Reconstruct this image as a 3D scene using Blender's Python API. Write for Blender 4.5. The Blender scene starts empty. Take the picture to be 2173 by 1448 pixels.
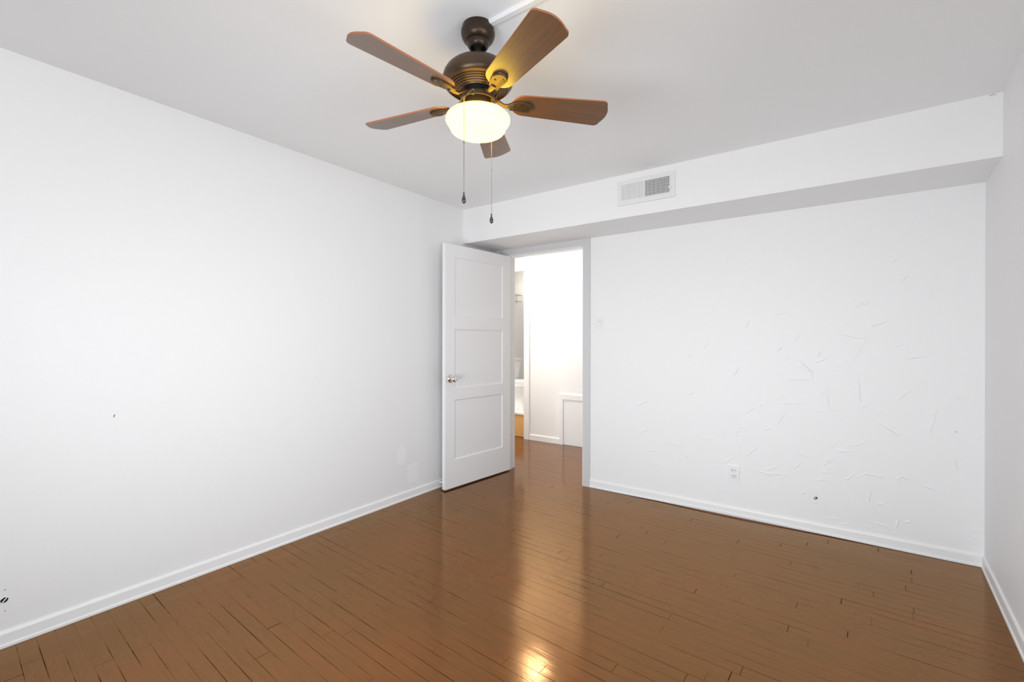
import bpy, bmesh, math, random
from mathutils import Vector, Matrix

S = bpy.context.scene
C = S.collection
R = math.radians

# ------------------------------------------------------------------ camera
F_PX, YAW, PITCH, ROLL = 967.75, -0.61837, -0.00195, 0.00124
CAM = Vector((2.7402, -3.53804, 1.24))
fw = Vector((math.sin(YAW) * math.cos(PITCH), math.cos(YAW) * math.cos(PITCH), math.sin(PITCH)))
rt = Vector((math.cos(YAW), -math.sin(YAW), 0))
up = rt.cross(fw)
cr, sr = math.cos(ROLL), math.sin(ROLL)
r2 = rt * cr + up * sr
u2 = up * cr - rt * sr
cd = bpy.data.cameras.new('camera')
cam = bpy.data.objects.new('camera', cd)
C.objects.link(cam)
M = Matrix((r2, u2, -fw)).transposed().to_4x4()
M.translation = CAM
cam.matrix_world = M
cd.sensor_fit = 'HORIZONTAL'
cd.sensor_width = 36.0
cd.lens = F_PX / 2173 * 36.0
cd.shift_y = 1.64 / 2173
cd.clip_start = 0.02
S.camera = cam

# ------------------------------------------------------------------ world, light, exposure
S.view_settings.view_transform = 'Standard'
S.view_settings.look = 'None'
S.view_settings.gamma = 1.0
S.view_settings.use_curve_mapping = False
S.view_settings.exposure = 0.0
S.cycles.use_denoising = True
S.cycles.max_bounces = 14
S.cycles.diffuse_bounces = 10
S.cycles.glossy_bounces = 5
S.cycles.sample_clamp_indirect = 6.0
S.cycles.caustics_reflective = False
S.cycles.caustics_refractive = False

w = bpy.data.worlds.new('sky')
S.world = w
w.use_nodes = True
bg = w.node_tree.nodes['Background']
bg.inputs['Color'].default_value = (0.93, 0.97, 1.0, 1)
bg.inputs['Strength'].default_value = 0.3


def area(name, loc, rot, sx, sy, power, color, portal=False):
    l = bpy.data.lights.new(name, 'AREA')
    l.shape = 'RECTANGLE'
    l.size, l.size_y = sx, sy
    l.energy = power
    l.color = color
    l.cycles.is_portal = portal
    o = bpy.data.objects.new(name, l)
    o.location = loc
    o.rotation_euler = rot
    C.objects.link(o)
    return o


HC = 2.4175                       # ceiling height
YR = -4.45                        # rear wall plane
XR, RA = 3.4036, -0.05972         # right wall starts at (XR,0), runs off square by RA
WIN = (0.95, 2.75, 0.22, 1.32)     # rear window opening x0,x1,z0,z1
WIB = (-4.35, -2.15, 0.8, 1.8)   # right-hand window, behind the viewer: y0,y1,z0,z1
SOFD, SOFZ = 0.4504, 2.1128
# daylight through the two windows behind the viewer (soft, overcast)
DAYCOL = (0.912, 0.957, 1.0)
area('rear_window_daylight', ((WIN[0] + WIN[1]) / 2, YR - 0.03, (WIN[2] + WIN[3]) / 2), (R(90), 0, 0),
     WIN[1] - WIN[0], WIN[3] - WIN[2], 34, DAYCOL).data.spread = R(98)
yb = (WIB[0] + WIB[1]) / 2
area('right_window_daylight', (XR + math.tan(RA) * -yb + 0.02, yb, (WIB[2] + WIB[3]) / 2), (R(90), 0, R(90) + RA),
     WIB[1] - WIB[0], WIB[3] - WIB[2], 24.5, DAYCOL).data.spread = R(110)

# ------------------------------------------------------------------ materials
def mat(name, col, rough=0.5, metal=0.0, **kw):
    m = bpy.data.materials.new(name)
    m.use_nodes = True
    b = m.node_tree.nodes['Principled BSDF']
    b.inputs['Base Color'].default_value = (*col, 1)
    b.inputs['Roughness'].default_value = rough
    b.inputs['Metallic'].default_value = metal
    for k, v in kw.items():
        b.inputs[k].default_value = v
    return m


class NT:
    def __init__(s, m):
        s.t = m.node_tree
        s.b = s.t.nodes['Principled BSDF']

    def n(s, typ, ins=None, **props):
        x = s.t.nodes.new(typ)
        for k, v in props.items():
            setattr(x, k, v)
        for k, v in (ins or {}).items():
            if hasattr(v, 'is_linked'):
                s.t.links.new(v, x.inputs[k])
            else:
                x.inputs[k].default_value = v
        return x

    def math(s, op, a, b=0.0, c=0.0, clamp=False):
        return s.n('ShaderNodeMath', {0: a, 1: b, 2: c}, operation=op, use_clamp=clamp).outputs[0]

    def link(s, a, b):
        s.t.links.new(a, b)

    def ramp(s, fac, stops):
        x = s.n('ShaderNodeValToRGB', {0: fac})
        el = x.color_ramp.elements
        while len(el) < len(stops):
            el.new(0.5)
        for e, (p, c) in zip(el, stops):
            e.position = p
            e.color = (*c, 1) if len(c) == 3 else c
        return x.outputs[0]

    def mix(s, f, a, b, mode='MIX'):
        x = s.n('ShaderNodeMix', data_type='RGBA', blend_type=mode)
        for i, v in ((0, f), (6, a), (7, b)):
            if hasattr(v, 'is_linked'):
                s.t.links.new(v, x.inputs[i])
            else:
                x.inputs[i].default_value = v if i == 0 else (*v, 1)
        return x.outputs[2]

    def noise(s, vec, scale, detail=2.0, rough=0.5, dist=0.0):
        return s.n('ShaderNodeTexNoise', {'Vector': vec, 'Scale': scale, 'Detail': detail, 'Roughness': rough, 'Distortion': dist}).outputs[0]

    def bump(s, h, strength, dist):
        x = s.n('ShaderNodeBump', {'Height': h, 'Strength': strength, 'Distance': dist})
        s.link(x.outputs[0], s.b.inputs['Normal'])


def paint(name, col, rough, bump=0.06, scale=160.0):
    m = mat(name, col, rough)
    k = NT(m)
    p = k.n('ShaderNodeTexCoord').outputs['Object']
    a = k.noise(p, scale, 3)
    c = k.noise(p, 4.0, 3)
    h = k.math('ADD', k.math('MULTIPLY', a, 0.4), c)
    k.bump(h, bump, 0.01)
    return m


WHITE = paint('white_wall_paint', (0.86, 0.86, 0.862), 0.55)
CEILM = paint('white_ceiling_paint', (0.90, 0.90, 0.90), 0.8, 0.05)
TRIM = paint('white_trim_paint', (0.87, 0.87, 0.872), 0.35, 0.04)
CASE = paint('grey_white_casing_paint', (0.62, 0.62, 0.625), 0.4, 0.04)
DOORM = paint('white_door_paint', (0.86, 0.86, 0.862), 0.38, 0.03, 120)


def left_wall_material():
    m = paint('white_wall_paint_with_patches', (0.845, 0.845, 0.848), 0.5)
    k = NT(m)
    p = k.n('ShaderNodeTexCoord').outputs['Object']
    xyz = k.n('ShaderNodeSeparateXYZ', {0: p})
    y, z = xyz.outputs[1], xyz.outputs[2]
    wob = k.math('MULTIPLY', k.math('SUBTRACT', k.noise(p, 22, 3), 0.5), 0.5)
    # an oval and a square touch-up patch near the door
    e = k.math('SQRT', k.math('ADD', k.math('POWER', k.math('DIVIDE', k.math('ADD', y, 1.159), 0.046), 2.0),
                              k.math('POWER', k.math('DIVIDE', k.math('SUBTRACT', z, 0.352), 0.078), 2.0)))
    m1 = k.math('LESS_THAN', k.math('ADD', e, wob), 1.0)
    q = k.math('MAXIMUM', k.math('DIVIDE', k.math('ABSOLUTE', k.math('ADD', y, 1.047)), 0.052),
               k.math('DIVIDE', k.math('ABSOLUTE', k.math('SUBTRACT', z, 0.190)), 0.078))
    m2 = k.math('LESS_THAN', k.math('ADD', q, k.math('MULTIPLY', wob, 0.5)), 1.0)
    # a slightly duller roller coat from one lap line to the corner
    lap = k.math('GREATER_THAN', y, -0.965)
    c = k.mix(k.math('MULTIPLY', lap, 0.5), (0.845, 0.845, 0.848), (0.82, 0.82, 0.823))
    c = k.mix(k.math('MULTIPLY', k.math('MAXIMUM', m1, m2), 0.8), c, (0.895, 0.895, 0.895))
    k.link(c, k.b.inputs['Base Color'])
    return m


LEFTM = left_wall_material()


def floor_material(name, base, ang=-3.0, width=0.057):
    m = mat(name, (0.2, 0.1, 0.05), 0.2)
    k = NT(m)
    P = k.n('ShaderNodeTexCoord').outputs['Object']
    vr = k.n('ShaderNodeVectorRotate', {'Vector': P, 'Angle': R(-ang)}, rotation_type='Z_AXIS').outputs[0]
    xyz = k.n('ShaderNodeSeparateXYZ', {0: vr})
    x, y = xyz.outputs[0], xyz.outputs[1]
    v = k.math('DIVIDE', y, width)
    row = k.math('FLOOR', v)
    fv = k.math('SUBTRACT', v, row)
    rr = k.n('ShaderNodeTexWhiteNoise', {'W': row}, noise_dimensions='1D').outputs[0]
    LB = 1.15
    uu = k.math('ADD', k.math('DIVIDE', x, LB), k.math('MULTIPLY', rr, 9.7))
    col = k.math('FLOOR', uu)
    fu = k.math('SUBTRACT', uu, col)
    idv = k.n('ShaderNodeCombineXYZ', {0: row, 1: col, 2: 3.1}).outputs[0]
    bid = k.n('ShaderNodeTexWhiteNoise', {'Vector': idv}, noise_dimensions='3D')
    brand = bid.outputs[0]
    # seams: thickness breaks up along their length, some rows nearly closed
    sv = k.n('ShaderNodeCombineXYZ', {0: k.math('MULTIPLY', x, 2.2), 1: k.math('MULTIPLY', k.math('FLOOR', k.math('ADD', v, 0.5)), 5.37), 2: 0.0}).outputs[0]
    sn = k.noise(sv, 1.0, 4, 0.65)
    ds = k.math('MULTIPLY', k.math('MINIMUM', fv, k.math('SUBTRACT', 1.0, fv)), width)
    wseam = k.math('MULTIPLY', k.math('SUBTRACT', sn, 0.47, clamp=True), 0.0062)
    wseam = k.math('ADD', wseam, 0.0005)
    seam = k.math('SUBTRACT', 1.0, k.math('DIVIDE', ds, wseam), clamp=True)
    seam_i = k.math('MULTIPLY', k.math('MULTIPLY', seam, 5.0, clamp=True), k.math('ADD', 0.38, k.math('MULTIPLY', k.math('SUBTRACT', sn, 0.45, clamp=True), 6.0), clamp=True))
    de = k.math('MULTIPLY', k.math('MINIMUM', fu, k.math('SUBTRACT', 1.0, fu)), LB)
    wend = k.math('ADD', k.math('MULTIPLY', k.math('SUBTRACT', brand, 0.35, clamp=True), 0.0026), 0.0003)
    ende = k.math('MULTIPLY', k.math('LESS_THAN', de, wend), 0.95)
    gap = k.math('MAXIMUM', seam_i, ende)
    # wood grain, stretched along the boards and shifted per board
    gv = k.n('ShaderNodeCombineXYZ', {0: k.math('MULTIPLY', x, 5.0), 1: k.math('ADD', k.math('MULTIPLY', y, 95.0), k.math('MULTIPLY', brand, 40.0)), 2: k.math('MULTIPLY', brand, 17.0)}).outputs[0]
    grain = k.noise(gv, 1.0, 5, 0.6, 0.6)
    big = k.noise(vr, 1.7, 3, 0.5)
    fleck_v = k.n('ShaderNodeCombineXYZ', {0: k.math('MULTIPLY', x, 26.0), 1: k.math('MULTIPLY', y, 230.0), 2: 0.0}).outputs[0]
    fl = k.noise(fleck_v, 1.0, 2)
    flz = k.noise(vr, 3.1, 2)
    fleck = k.math('MULTIPLY', k.math('MULTIPLY', k.math('SUBTRACT', fl, 0.62, clamp=True), 7.0, clamp=True), k.math('MULTIPLY', k.math('SUBTRACT', flz, 0.48, clamp=True), 6.0, clamp=True))
    b0 = base
    dark = tuple(c * 0.80 for c in b0)
    red = (b0[0] * 1.30, b0[1] * 0.95, b0[2] * 1.05)
    c = k.mix(k.ramp(grain, [(0.30, (0, 0, 0)), (0.72, (1, 1, 1))]), dark, tuple(x_ * 1.08 for x_ in b0))
    c = k.mix(k.math('MULTIPLY', k.math('SUBTRACT', big, 0.45, clamp=True), 2.6, clamp=True), c, red)
    c = k.mix(k.math('MULTIPLY', k.math('SUBTRACT', brand, 0.55, clamp=True), 0.6), c, red)
    c = k.mix(k.math('MULTIPLY', fleck, 0.6), c, (0.045, 0.018, 0.006))
    c = k.mix(k.math('MULTIPLY', gap, 0.9), c, (0.018, 0.007, 0.003))
    k.link(c, k.b.inputs['Base Color'])
    # amber varnish: a tinted gloss layer over the stained wood, whiter at grazing angles
    rg = k.math('ADD', 0.10, k.math('MULTIPLY', k.noise(vr, 6.0, 3), 0.08))
    k.b.inputs['Specular IOR Level'].default_value = 0.0
    k.b.inputs['Roughness'].default_value = 0.6
    fres = k.n('ShaderNodeFresnel', {'IOR': 2.15})
    tint = k.ramp(fres.outputs[0], [(0.14, (1.0, 0.58, 0.26)), (0.24, (1.0, 0.70, 0.42)), (0.34, (1.0, 0.84, 0.72)), (0.50, (1.0, 0.93, 0.87))])
    gl = k.n('ShaderNodeBsdfGlossy', {'Color': tint, 'Roughness': rg})
    mixs = k.n('ShaderNodeMixShader', {0: k.math('MULTIPLY', fres.outputs[0], k.math('SUBTRACT', 1.0, k.math('MULTIPLY', gap, 0.9)))})
    k.link(k.b.outputs[0], mixs.inputs[1])
    k.link(gl.outputs[0], mixs.inputs[2])
    out_ = [n_ for n_ in k.t.nodes if n_.type == 'OUTPUT_MATERIAL'][0]
    k.link(mixs.outputs[0], out_.inputs['Surface'])
    wave = k.noise(vr, 3.5, 2)
    wv = k.n('ShaderNodeCombineXYZ', {0: k.math('MULTIPLY', x, 3.0), 1: k.math('MULTIPLY', y, 30.0), 2: brand}).outputs[0]
    wave2 = k.noise(wv, 1.0, 2)
    orange = k.noise(vr, 90.0, 2)
    h = k.math('ADD', k.math('MULTIPLY', wave, 0.5), k.math('MULTIPLY', wave2, 0.10))
    h = k.math('ADD', h, k.math('MULTIPLY', grain, 0.03))
    h = k.math('ADD', h, k.math('MULTIPLY', orange, 0.015))
    h = k.math('ADD', h, k.math('MULTIPLY', brand, 0.02))
    h = k.math('SUBTRACT', h, k.math('MULTIPLY', gap, 0.15))
    k.bump(h, 0.30, 0.012)
    nb_ = [n_ for n_ in k.t.nodes if n_.type == 'BUMP'][0]
    k.link(nb_.outputs[0], gl.inputs['Normal'])
    k.link(nb_.outputs[0], fres.inputs['Normal'])
    return m


FLOORM = floor_material('varnished_strip_floor', (0.112, 0.040, 0.0125))


def blade_material(name, c1, c2):
    m = mat(name, c1, 0.36)
    k = NT(m)
    P = k.n('ShaderNodeTexCoord').outputs['Object']
    xyz = k.n('ShaderNodeSeparateXYZ', {0: P})
    gv = k.n('ShaderNodeCombineXYZ', {0: k.math('MULTIPLY', xyz.outputs[0], 7.0), 1: k.math('MULTIPLY', xyz.outputs[1], 120.0), 2: 0.0}).outputs[0]
    g = k.noise(gv, 1.0, 4, 0.6, 0.8)
    k.link(k.ramp(g, [(0.3, c1), (0.7, c2)]), k.b.inputs['Base Color'])
    k.b.inputs['Specular IOR Level'].default_value = 1.0
    k.b.inputs['IOR'].default_value = 1.6
    k.b.inputs['Coat Weight'].default_value = 0.2
    k.b.inputs['Coat Roughness'].default_value = 0.35
    return m


BLADE = blade_material('walnut_blade_wood', (0.088, 0.038, 0.012), (0.155, 0.068, 0.023))
BLADE_EDGE = mat('red_brown_blade_edge', (0.36, 0.13, 0.055), 0.45)
BRONZE = mat('oil_rubbed_bronze', (0.050, 0.032, 0.020), 0.33, 0.6)
BRONZE2 = mat('brushed_dark_bronze', (0.085, 0.056, 0.034), 0.36, 0.6)
DARK = mat('black_gap', (0.006, 0.006, 0.006), 0.8)
BRASS = mat('steel_chain', (0.34, 0.32, 0.29), 0.35, 0.8)
PULL = mat('dark_wood_pull', (0.035, 0.032, 0.032), 0.3)
CHROME = mat('polished_chrome', (0.78, 0.78, 0.78), 0.10, 1.0)
PLASTIC = mat('white_plastic', (0.84, 0.84, 0.84), 0.35)
PLASTIC2 = mat('warm_white_plastic', (0.78, 0.78, 0.78), 0.4)
SLOT = mat('dark_slot', (0.02, 0.02, 0.02), 0.6)
VENTW = mat('white_enamel_register', (0.80, 0.80, 0.80), 0.4)
VENTG = mat('grey_damper_metal', (0.20, 0.20, 0.20), 0.5)
PORC = mat('white_porcelain', (0.86, 0.86, 0.86), 0.12)
RISER = mat('honey_oak_step', (0.72, 0.42, 0.15), 0.3)
MARBLE = mat('white_marble', (0.84, 0.84, 0.84), 0.25)
GREYP = mat('cut_plaster', (0.35, 0.35, 0.35), 0.8)


def emis(name, col, strength, base=(0.8, 0.8, 0.8)):
    m = mat(name, base, 0.3)
    b = m.node_tree.nodes['Principled BSDF']
    b.inputs['Emission Color'].default_value = (*col, 1)
    b.inputs['Emission Strength'].default_value = strength
    return m


BOWL = emis('lit_opal_glass', (5.0, 3.1, 0.66), 1.0, (0.22, 0.20, 0.15))
k_ = NT(BOWL)
pz_ = k_.n('ShaderNodeSeparateXYZ', {0: k_.n('ShaderNodeTexCoord').outputs['Object']}).outputs[2]
gz_ = k_.math('DIVIDE', k_.math('ADD', pz_, 0.405), 0.11, clamp=True)      # whiter low in the glass where the bulbs sit
k_.link(k_.ramp(gz_, [(0.0, (9.5, 6.3, 0.70)), (0.55, (9.5, 6.3 * 0.97, 0.64)), (1.0, (9.5 * 0.9, 6.3 * 0.8, 0.42))]), k_.b.inputs['Emission Color'])
HALLGLOW = emis('lit_hall_lamp_glass', (1.0, 0.935, 0.84), 62)
HALLFILL = emis('added_hall_lamp_glass', (1.0, 0.935, 0.84), 92)  # glow of the added second hall lamp
BATHGLOW = emis('lit_bath_lamp_glass', (1.0, 0.93, 0.80), 45.0)

# ------------------------------------------------------------------ mesh helpers
def obj(name, bm, m=None, parent=None, smooth=False, mats=None, sub=0):
    bmesh.ops.recalc_face_normals(bm, faces=bm.faces)
    me = bpy.data.meshes.new(name)
    bm.to_mesh(me)
    bm.free()
    for x in (mats or [m]):
        me.materials.append(x)
    if smooth:
        me.polygons.foreach_set('use_smooth', [True] * len(me.polygons))
        try:
            me.set_sharp_from_angle(angle=R(smooth if smooth is not True else 40))
        except Exception:
            pass
    o = bpy.data.objects.new(name, me)
    C.objects.link(o)
    if parent:
        o.parent = parent
    if sub:
        md = o.modifiers.new('sub', 'SUBSURF')
        md.levels = md.render_levels = sub
    return o


def tag(o, label, cat=None, group=None, kind=None):
    if label:
        o['label'] = label
    if cat:
        o['category'] = cat
    if group:
        o['group'] = group
    if kind:
        o['kind'] = kind
    return o


def thing(name, label, cat, loc, rot=(0, 0, 0), group=None):
    o = bpy.data.objects.new(name, None)
    o.empty_display_size = 0.05
    o.location = loc
    o.rotation_euler = rot
    C.objects.link(o)
    return tag(o, label, cat, group)


def box(bm, a, b, bev=0.0, mx=None):
    a, b = Vector(a), Vector(b)
    vs = [bm.verts.new((x, y, z)) for x in (a.x, b.x) for y in (a.y, b.y) for z in (a.z, b.z)]
    fs = [(0, 1, 3, 2), (4, 6, 7, 5), (0, 4, 5, 1), (2, 3, 7, 6), (0, 2, 6, 4), (1, 5, 7, 3)]
    faces = [bm.faces.new([vs[i] for i in f]) for f in fs]
    if bev:
        es = list({e for f in faces for e in f.edges})
        r = bmesh.ops.bevel(bm, geom=es, offset=bev, segments=2, profile=0.7, affect='EDGES')
        vs = list({v for f in r['faces'] for v in f.verts} | {v for v in vs if v.is_valid})
    if mx is not None:
        bmesh.ops.transform(bm, matrix=mx, verts=[v for v in vs if v.is_valid])
    return bm


def boxes(*bs, bev=0.0):
    bm = bmesh.new()
    for a, b in bs:
        box(bm, a, b, bev)
    return bm


def lathe(prof, seg=48, bm=None, mx=None):
    bm = bm or bmesh.new()
    rings = []
    for r, z in prof:
        if r < 1e-6:
            rings.append([bm.verts.new((0, 0, z))])
        else:
            rings.append([bm.verts.new((r * math.cos(2 * math.pi * i / seg), r * math.sin(2 * math.pi * i / seg), z)) for i in range(seg)])
    for a, b in zip(rings, rings[1:]):
        for i in range(seg):
            j = (i + 1) % seg
            if len(a) == 1 and len(b) == 1:
                continue
            if len(a) == 1:
                bm.faces.new((a[0], b[i], b[j]))
            elif len(b) == 1:
                bm.faces.new((a[i], b[0], a[j]))
            else:
                bm.faces.new((a[i], b[i], b[j], a[j]))
    if mx is not None:
        bmesh.ops.transform(bm, matrix=mx, verts=[v for r in rings for v in r])
    return bm


def prism(bm, outline, z0, z1, inset=0.0, side_mat=None):
    """outline: list of (x,y); extruded between z0 and z1, with an optional chamfer"""
    n = len(outline)
    cx = sum(p[0] for p in outline) / n
    cy = sum(p[1] for p in outline) / n

    def ring(z, k):
        out = []
        for i, (x, y) in enumerate(outline):
            d = Vector((x - cx, y - cy))
            L = max(d.length, 1e-6)
            q = d * max(0, 1 - k / L)
            out.append(bm.verts.new((cx + q.x, cy + q.y, z)))
        return out
    rs = [ring(z0, inset)]
    if inset:
        rs += [ring(z0 + (inset if z1 > z0 else -inset), 0), ring(z1 - (inset if z1 > z0 else -inset), 0)]
    rs.append(ring(z1, inset))
    bm.faces.new(rs[0][::-1])
    bm.faces.new(rs[-1])
    for a, b in zip(rs, rs[1:]):
        for i in range(n):
            j = (i + 1) % n
            f = bm.faces.new((a[i], a[j], b[j], b[i]))
            if side_mat is not None:
                f.material_index = side_mat
    return bm


def sweep(bm, pts, prof, closed=True):
    """extrude a 2-D profile [(out, up)] along a straight line pts=(p0,p1,outdir)"""
    p0, p1, out = Vector(pts[0]), Vector(pts[1]), Vector(pts[2])
    a = [bm.verts.new(p0 + out * o + Vector((0, 0, z))) for o, z in prof]
    b = [bm.verts.new(p1 + out * o + Vector((0, 0, z))) for o, z in prof]
    n = len(prof)
    for i in range(n):
        j = (i + 1) % n
        bm.faces.new((a[i], a[j], b[j], b[i]))
    bm.faces.new(a[::-1])
    bm.faces.new(b)
    return bm


def tube(bm, pts, rad, seg=10, squash=1.0):
    pts = [Vector(p) for p in pts]
    rad = rad if isinstance(rad, (list, tuple)) else [rad] * len(pts)
    rings = []
    for i, p in enumerate(pts):
        t = (pts[min(i + 1, len(pts) - 1)] - pts[max(i - 1, 0)]).normalized()
        a = t.cross(Vector((0, 0, 1)))
        if a.length < 1e-3:
            a = Vector((1, 0, 0))
        a.normalize()
        b = a.cross(t)
        rings.append([bm.verts.new(p + (a * math.cos(2 * math.pi * k / seg) + b * squash * math.sin(2 * math.pi * k / seg)) * rad[i]) for k in range(seg)])
    for a, b in zip(rings, rings[1:]):
        for k in range(seg):
            j = (k + 1) % seg
            bm.faces.new((a[k], a[j], b[j], b[k]))
    bm.faces.new(rings[0][::-1])
    bm.faces.new(rings[-1])
    return bm


def struct(name, bm, m, label, cat, **kw):
    return tag(obj(name, bm, m, **kw), label, cat, kind='structure')


# ------------------------------------------------------------------ room shell
WT = 0.115                                        # wall thickness to the hall
OX0, OX1, OZ = 0.165, 0.9735, 2.0560              # bedroom door opening
HY = 1.2637                                       # hall far wall
HX0, HX1 = -1.7, 2.3
dr = Vector((math.sin(RA), -math.cos(RA), 0))     # along the right wall towards the rear
nr = Vector((-math.cos(RA), -math.sin(RA), 0))    # right wall normal into the room
XRR = XR + dr.x * (-YR / math.cos(RA))            # right wall x at the rear wall

bm = boxes(((HX0 - .1, YR - .12, -0.05), (XR + .25, HY + 0.085, 0.0)))
struct('floor', bm, FLOORM, 'glossy brown varnished narrow strip wood floor', 'floor')
bm = boxes(((HX0 - .1, YR - .12, HC), (XR + .25, 3.1, HC + 0.08)))
struct('ceiling', bm, CEILM, 'plain flat white ceiling', 'ceiling')

bm = boxes(((-0.10, YR - .12, 0), (0, 0, HC)))
struct('wall_left', bm, LEFTM, 'long bare white wall on the left with touch-up patches', 'wall')

# back wall with trowel ridges in the plaster
bm = boxes(((-0.10, 0, 0), (OX0, WT, HC)), ((OX1, 0, 0), (XR + 0.25, WT, HC)), ((OX0, 0, OZ), (OX1, WT, HC)))
STROKES = [[(3.01,1.699),(3.056,1.763)],
    [(3.038,1.578),(3.083,1.628)],
    [(2.838,1.44),(2.864,1.476),(2.887,1.46),(2.908,1.503)],
    [(2.911,1.326),(2.99,1.361)],
    [(2.223,1.329),(2.25,1.391)],
    [(2.399,1.413),(2.466,1.433)],
    [(1.946,1.174),(1.987,1.245)],
    [(1.835,1.119),(1.87,1.147)],
    [(2.147,0.995),(2.186,1.059)],
    [(2.51,1.23),(2.55,1.293)],
    [(2.413,1.172),(2.45,1.205)],
    [(2.453,1.108),(2.494,1.129)],
    [(2.537,1.119),(2.61,1.042),(2.617,0.988)],
    [(2.467,0.98),(2.61,0.988)],
    [(2.623,1.097),(2.662,1.114),(2.694,1.133)],
    [(2.636,1.129),(2.662,1.176)],
    [(2.775,1.094),(2.799,1.133)],
    [(2.817,1.096),(2.853,1.179),(2.9,1.26)],
    [(2.762,1.283),(2.841,1.258),(2.911,1.26)],
    [(3.008,1.2),(3.068,1.224)],
    [(3.068,1.136),(3.163,1.155)],
    [(2.847,1.037),(2.865,0.845)],
    [(2.859,0.834),(2.9,0.84)],
    [(2.65,0.873),(2.707,0.954)],
    [(2.694,0.915),(2.701,0.793)],
    [(2.701,0.796),(2.757,0.801)],
    [(2.63,0.786),(2.663,0.786)],
    [(2.425,0.82),(2.578,0.832)],
    [(2.225,0.733),(2.284,0.785)],
    [(2.306,0.787),(2.34,0.814)],
    [(1.438,0.716),(1.545,0.773)],
    [(1.836,0.831),(1.879,0.861)],
    [(2.407,0.66),(2.47,0.772)],
    [(2.329,0.627),(2.393,0.651)],
    [(2.171,0.626),(2.197,0.642)],
    [(2.156,0.59),(2.198,0.62)],
    [(2.172,0.507),(2.202,0.498)],
    [(1.468,0.505),(1.536,0.545)],
    [(1.526,0.383),(1.612,0.385)],
    [(1.658,0.457),(1.749,0.454),(1.837,0.468)],
    [(1.555,0.289),(1.695,0.281)],
    [(1.784,0.401),(1.854,0.369)],
    [(1.913,0.538),(1.997,0.519)],
    [(2.03,0.366),(2.094,0.369),(2.149,0.419)],
    [(2.225,0.43),(2.307,0.525)],
    [(2.358,0.384),(2.372,0.362),(2.429,0.404)],
    [(2.27,0.353),(2.415,0.325)],
    [(2.329,0.333),(2.485,0.353)],
    [(2.505,0.392),(2.552,0.439)],
    [(2.522,0.509),(2.618,0.485)],
    [(2.708,0.548),(2.757,0.623)],
    [(2.733,0.544),(2.818,0.551)],
    [(2.788,0.582),(2.86,0.602),(2.901,0.634)],
    [(2.663,0.436),(2.745,0.5)],
    [(2.676,0.466),(2.72,0.496)],
    [(2.689,0.438),(2.727,0.431)],
    [(2.664,0.399),(2.727,0.401)],
    [(2.592,0.34),(2.714,0.359)],
    [(2.782,0.374),(2.807,0.384),(2.825,0.414)],
    [(2.848,0.396),(2.89,0.428),(2.947,0.424),(2.993,0.421)],
    [(3.032,0.414),(3.059,0.44),(3.102,0.419)],
    [(3.144,0.406),(3.206,0.386)],
    [(3.18,0.697),(3.21,0.853)],
    [(3.041,0.881),(3.068,0.926),(3.106,0.964)],
    [(2.941,0.749),(2.992,0.718),(3.047,0.677),(3.085,0.697)],
    [(3.285,0.941),(3.31,0.915)],
    [(3.286,0.581),(3.296,0.508)],
    [(2.884,0.262),(2.904,0.258),(2.913,0.349)],
    [(2.936,0.258),(2.965,0.256),(2.976,0.273)],
    [(2.559,0.235),(2.573,0.261)],
    [(2.69,0.106),(2.746,0.119)],
    [(2.758,0.084),(2.807,0.103)],
    [(2.896,0.139),(2.942,0.135),(3.004,0.128)],
    [(3.01,0.1),(3.038,0.092)],
    [(3.032,0.127),(3.048,0.202)],
    [(3.07,0.172),(3.102,0.182)],
    [(3.336,0.193),(3.402,0.196)],
    [(3.355,0.157),(3.388,0.142)],
    [(3.368,0.707),(3.387,0.702)]]
rnd = random.Random(7)


def ridge(pts, wd, hh):
    P = [Vector((x, 0, z)) for x, z in pts]
    fine = []
    for a, b in zip(P, P[1:]):
        n = max(2, int((b - a).length / 0.012))
        for i in range(n):
            fine.append(a.lerp(b, i / n) + Vector((rnd.uniform(-1, 1), 0, rnd.uniform(-1, 1))) * 0.0009)
    fine.append(P[-1])
    L = len(fine)
    prev = None
    for i, p in enumerate(fine):
        t = fine[min(i + 1, L - 1)] - fine[max(i - 1, 0)]
        n = Vector((-t.z, 0, t.x)).normalized()
        f = math.sin(math.pi * (i + 0.12) / (L - 0.76)) ** 0.6 * rnd.uniform(0.75, 1.15)
        f = max(f, 0.05)
        row = [bm.verts.new(p - n * wd * f + Vector((0, 0.0002, 0))), bm.verts.new(p - n * wd * 0.1 * f - Vector((0, hh * f, 0))),
               bm.verts.new(p + n * wd * 0.35 * f - Vector((0, hh * 0.8 * f, 0))), bm.verts.new(p + n * wd * 1.6 * f + Vector((0, 0.0002, 0)))]
        if prev:
            for k in range(3):
                bm.faces.new((prev[k], row[k], row[k + 1], prev[k + 1]))
        prev = row


for s in STROKES:
    ridge(s, rnd.uniform(0.003, 0.006), rnd.uniform(0.0010, 0.0022) * 2.2)
for _ in range(90):                               # faint short trowel marks between the larger ones
    x = rnd.triangular(1.3, 3.35, 2.6)
    z = rnd.triangular(0.12, 1.6, 0.5)
    a = rnd.gauss(0.35, 0.6)
    l = rnd.uniform(0.015, 0.05)
    ridge([(x, z), (x + l * math.cos(a), z + l * math.sin(a))], 0.0025, 0.0006 * 2.2)
struct('wall_back', bm, WHITE, 'white back wall with rough trowelled plaster ridges and doorway', 'wall')

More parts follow.
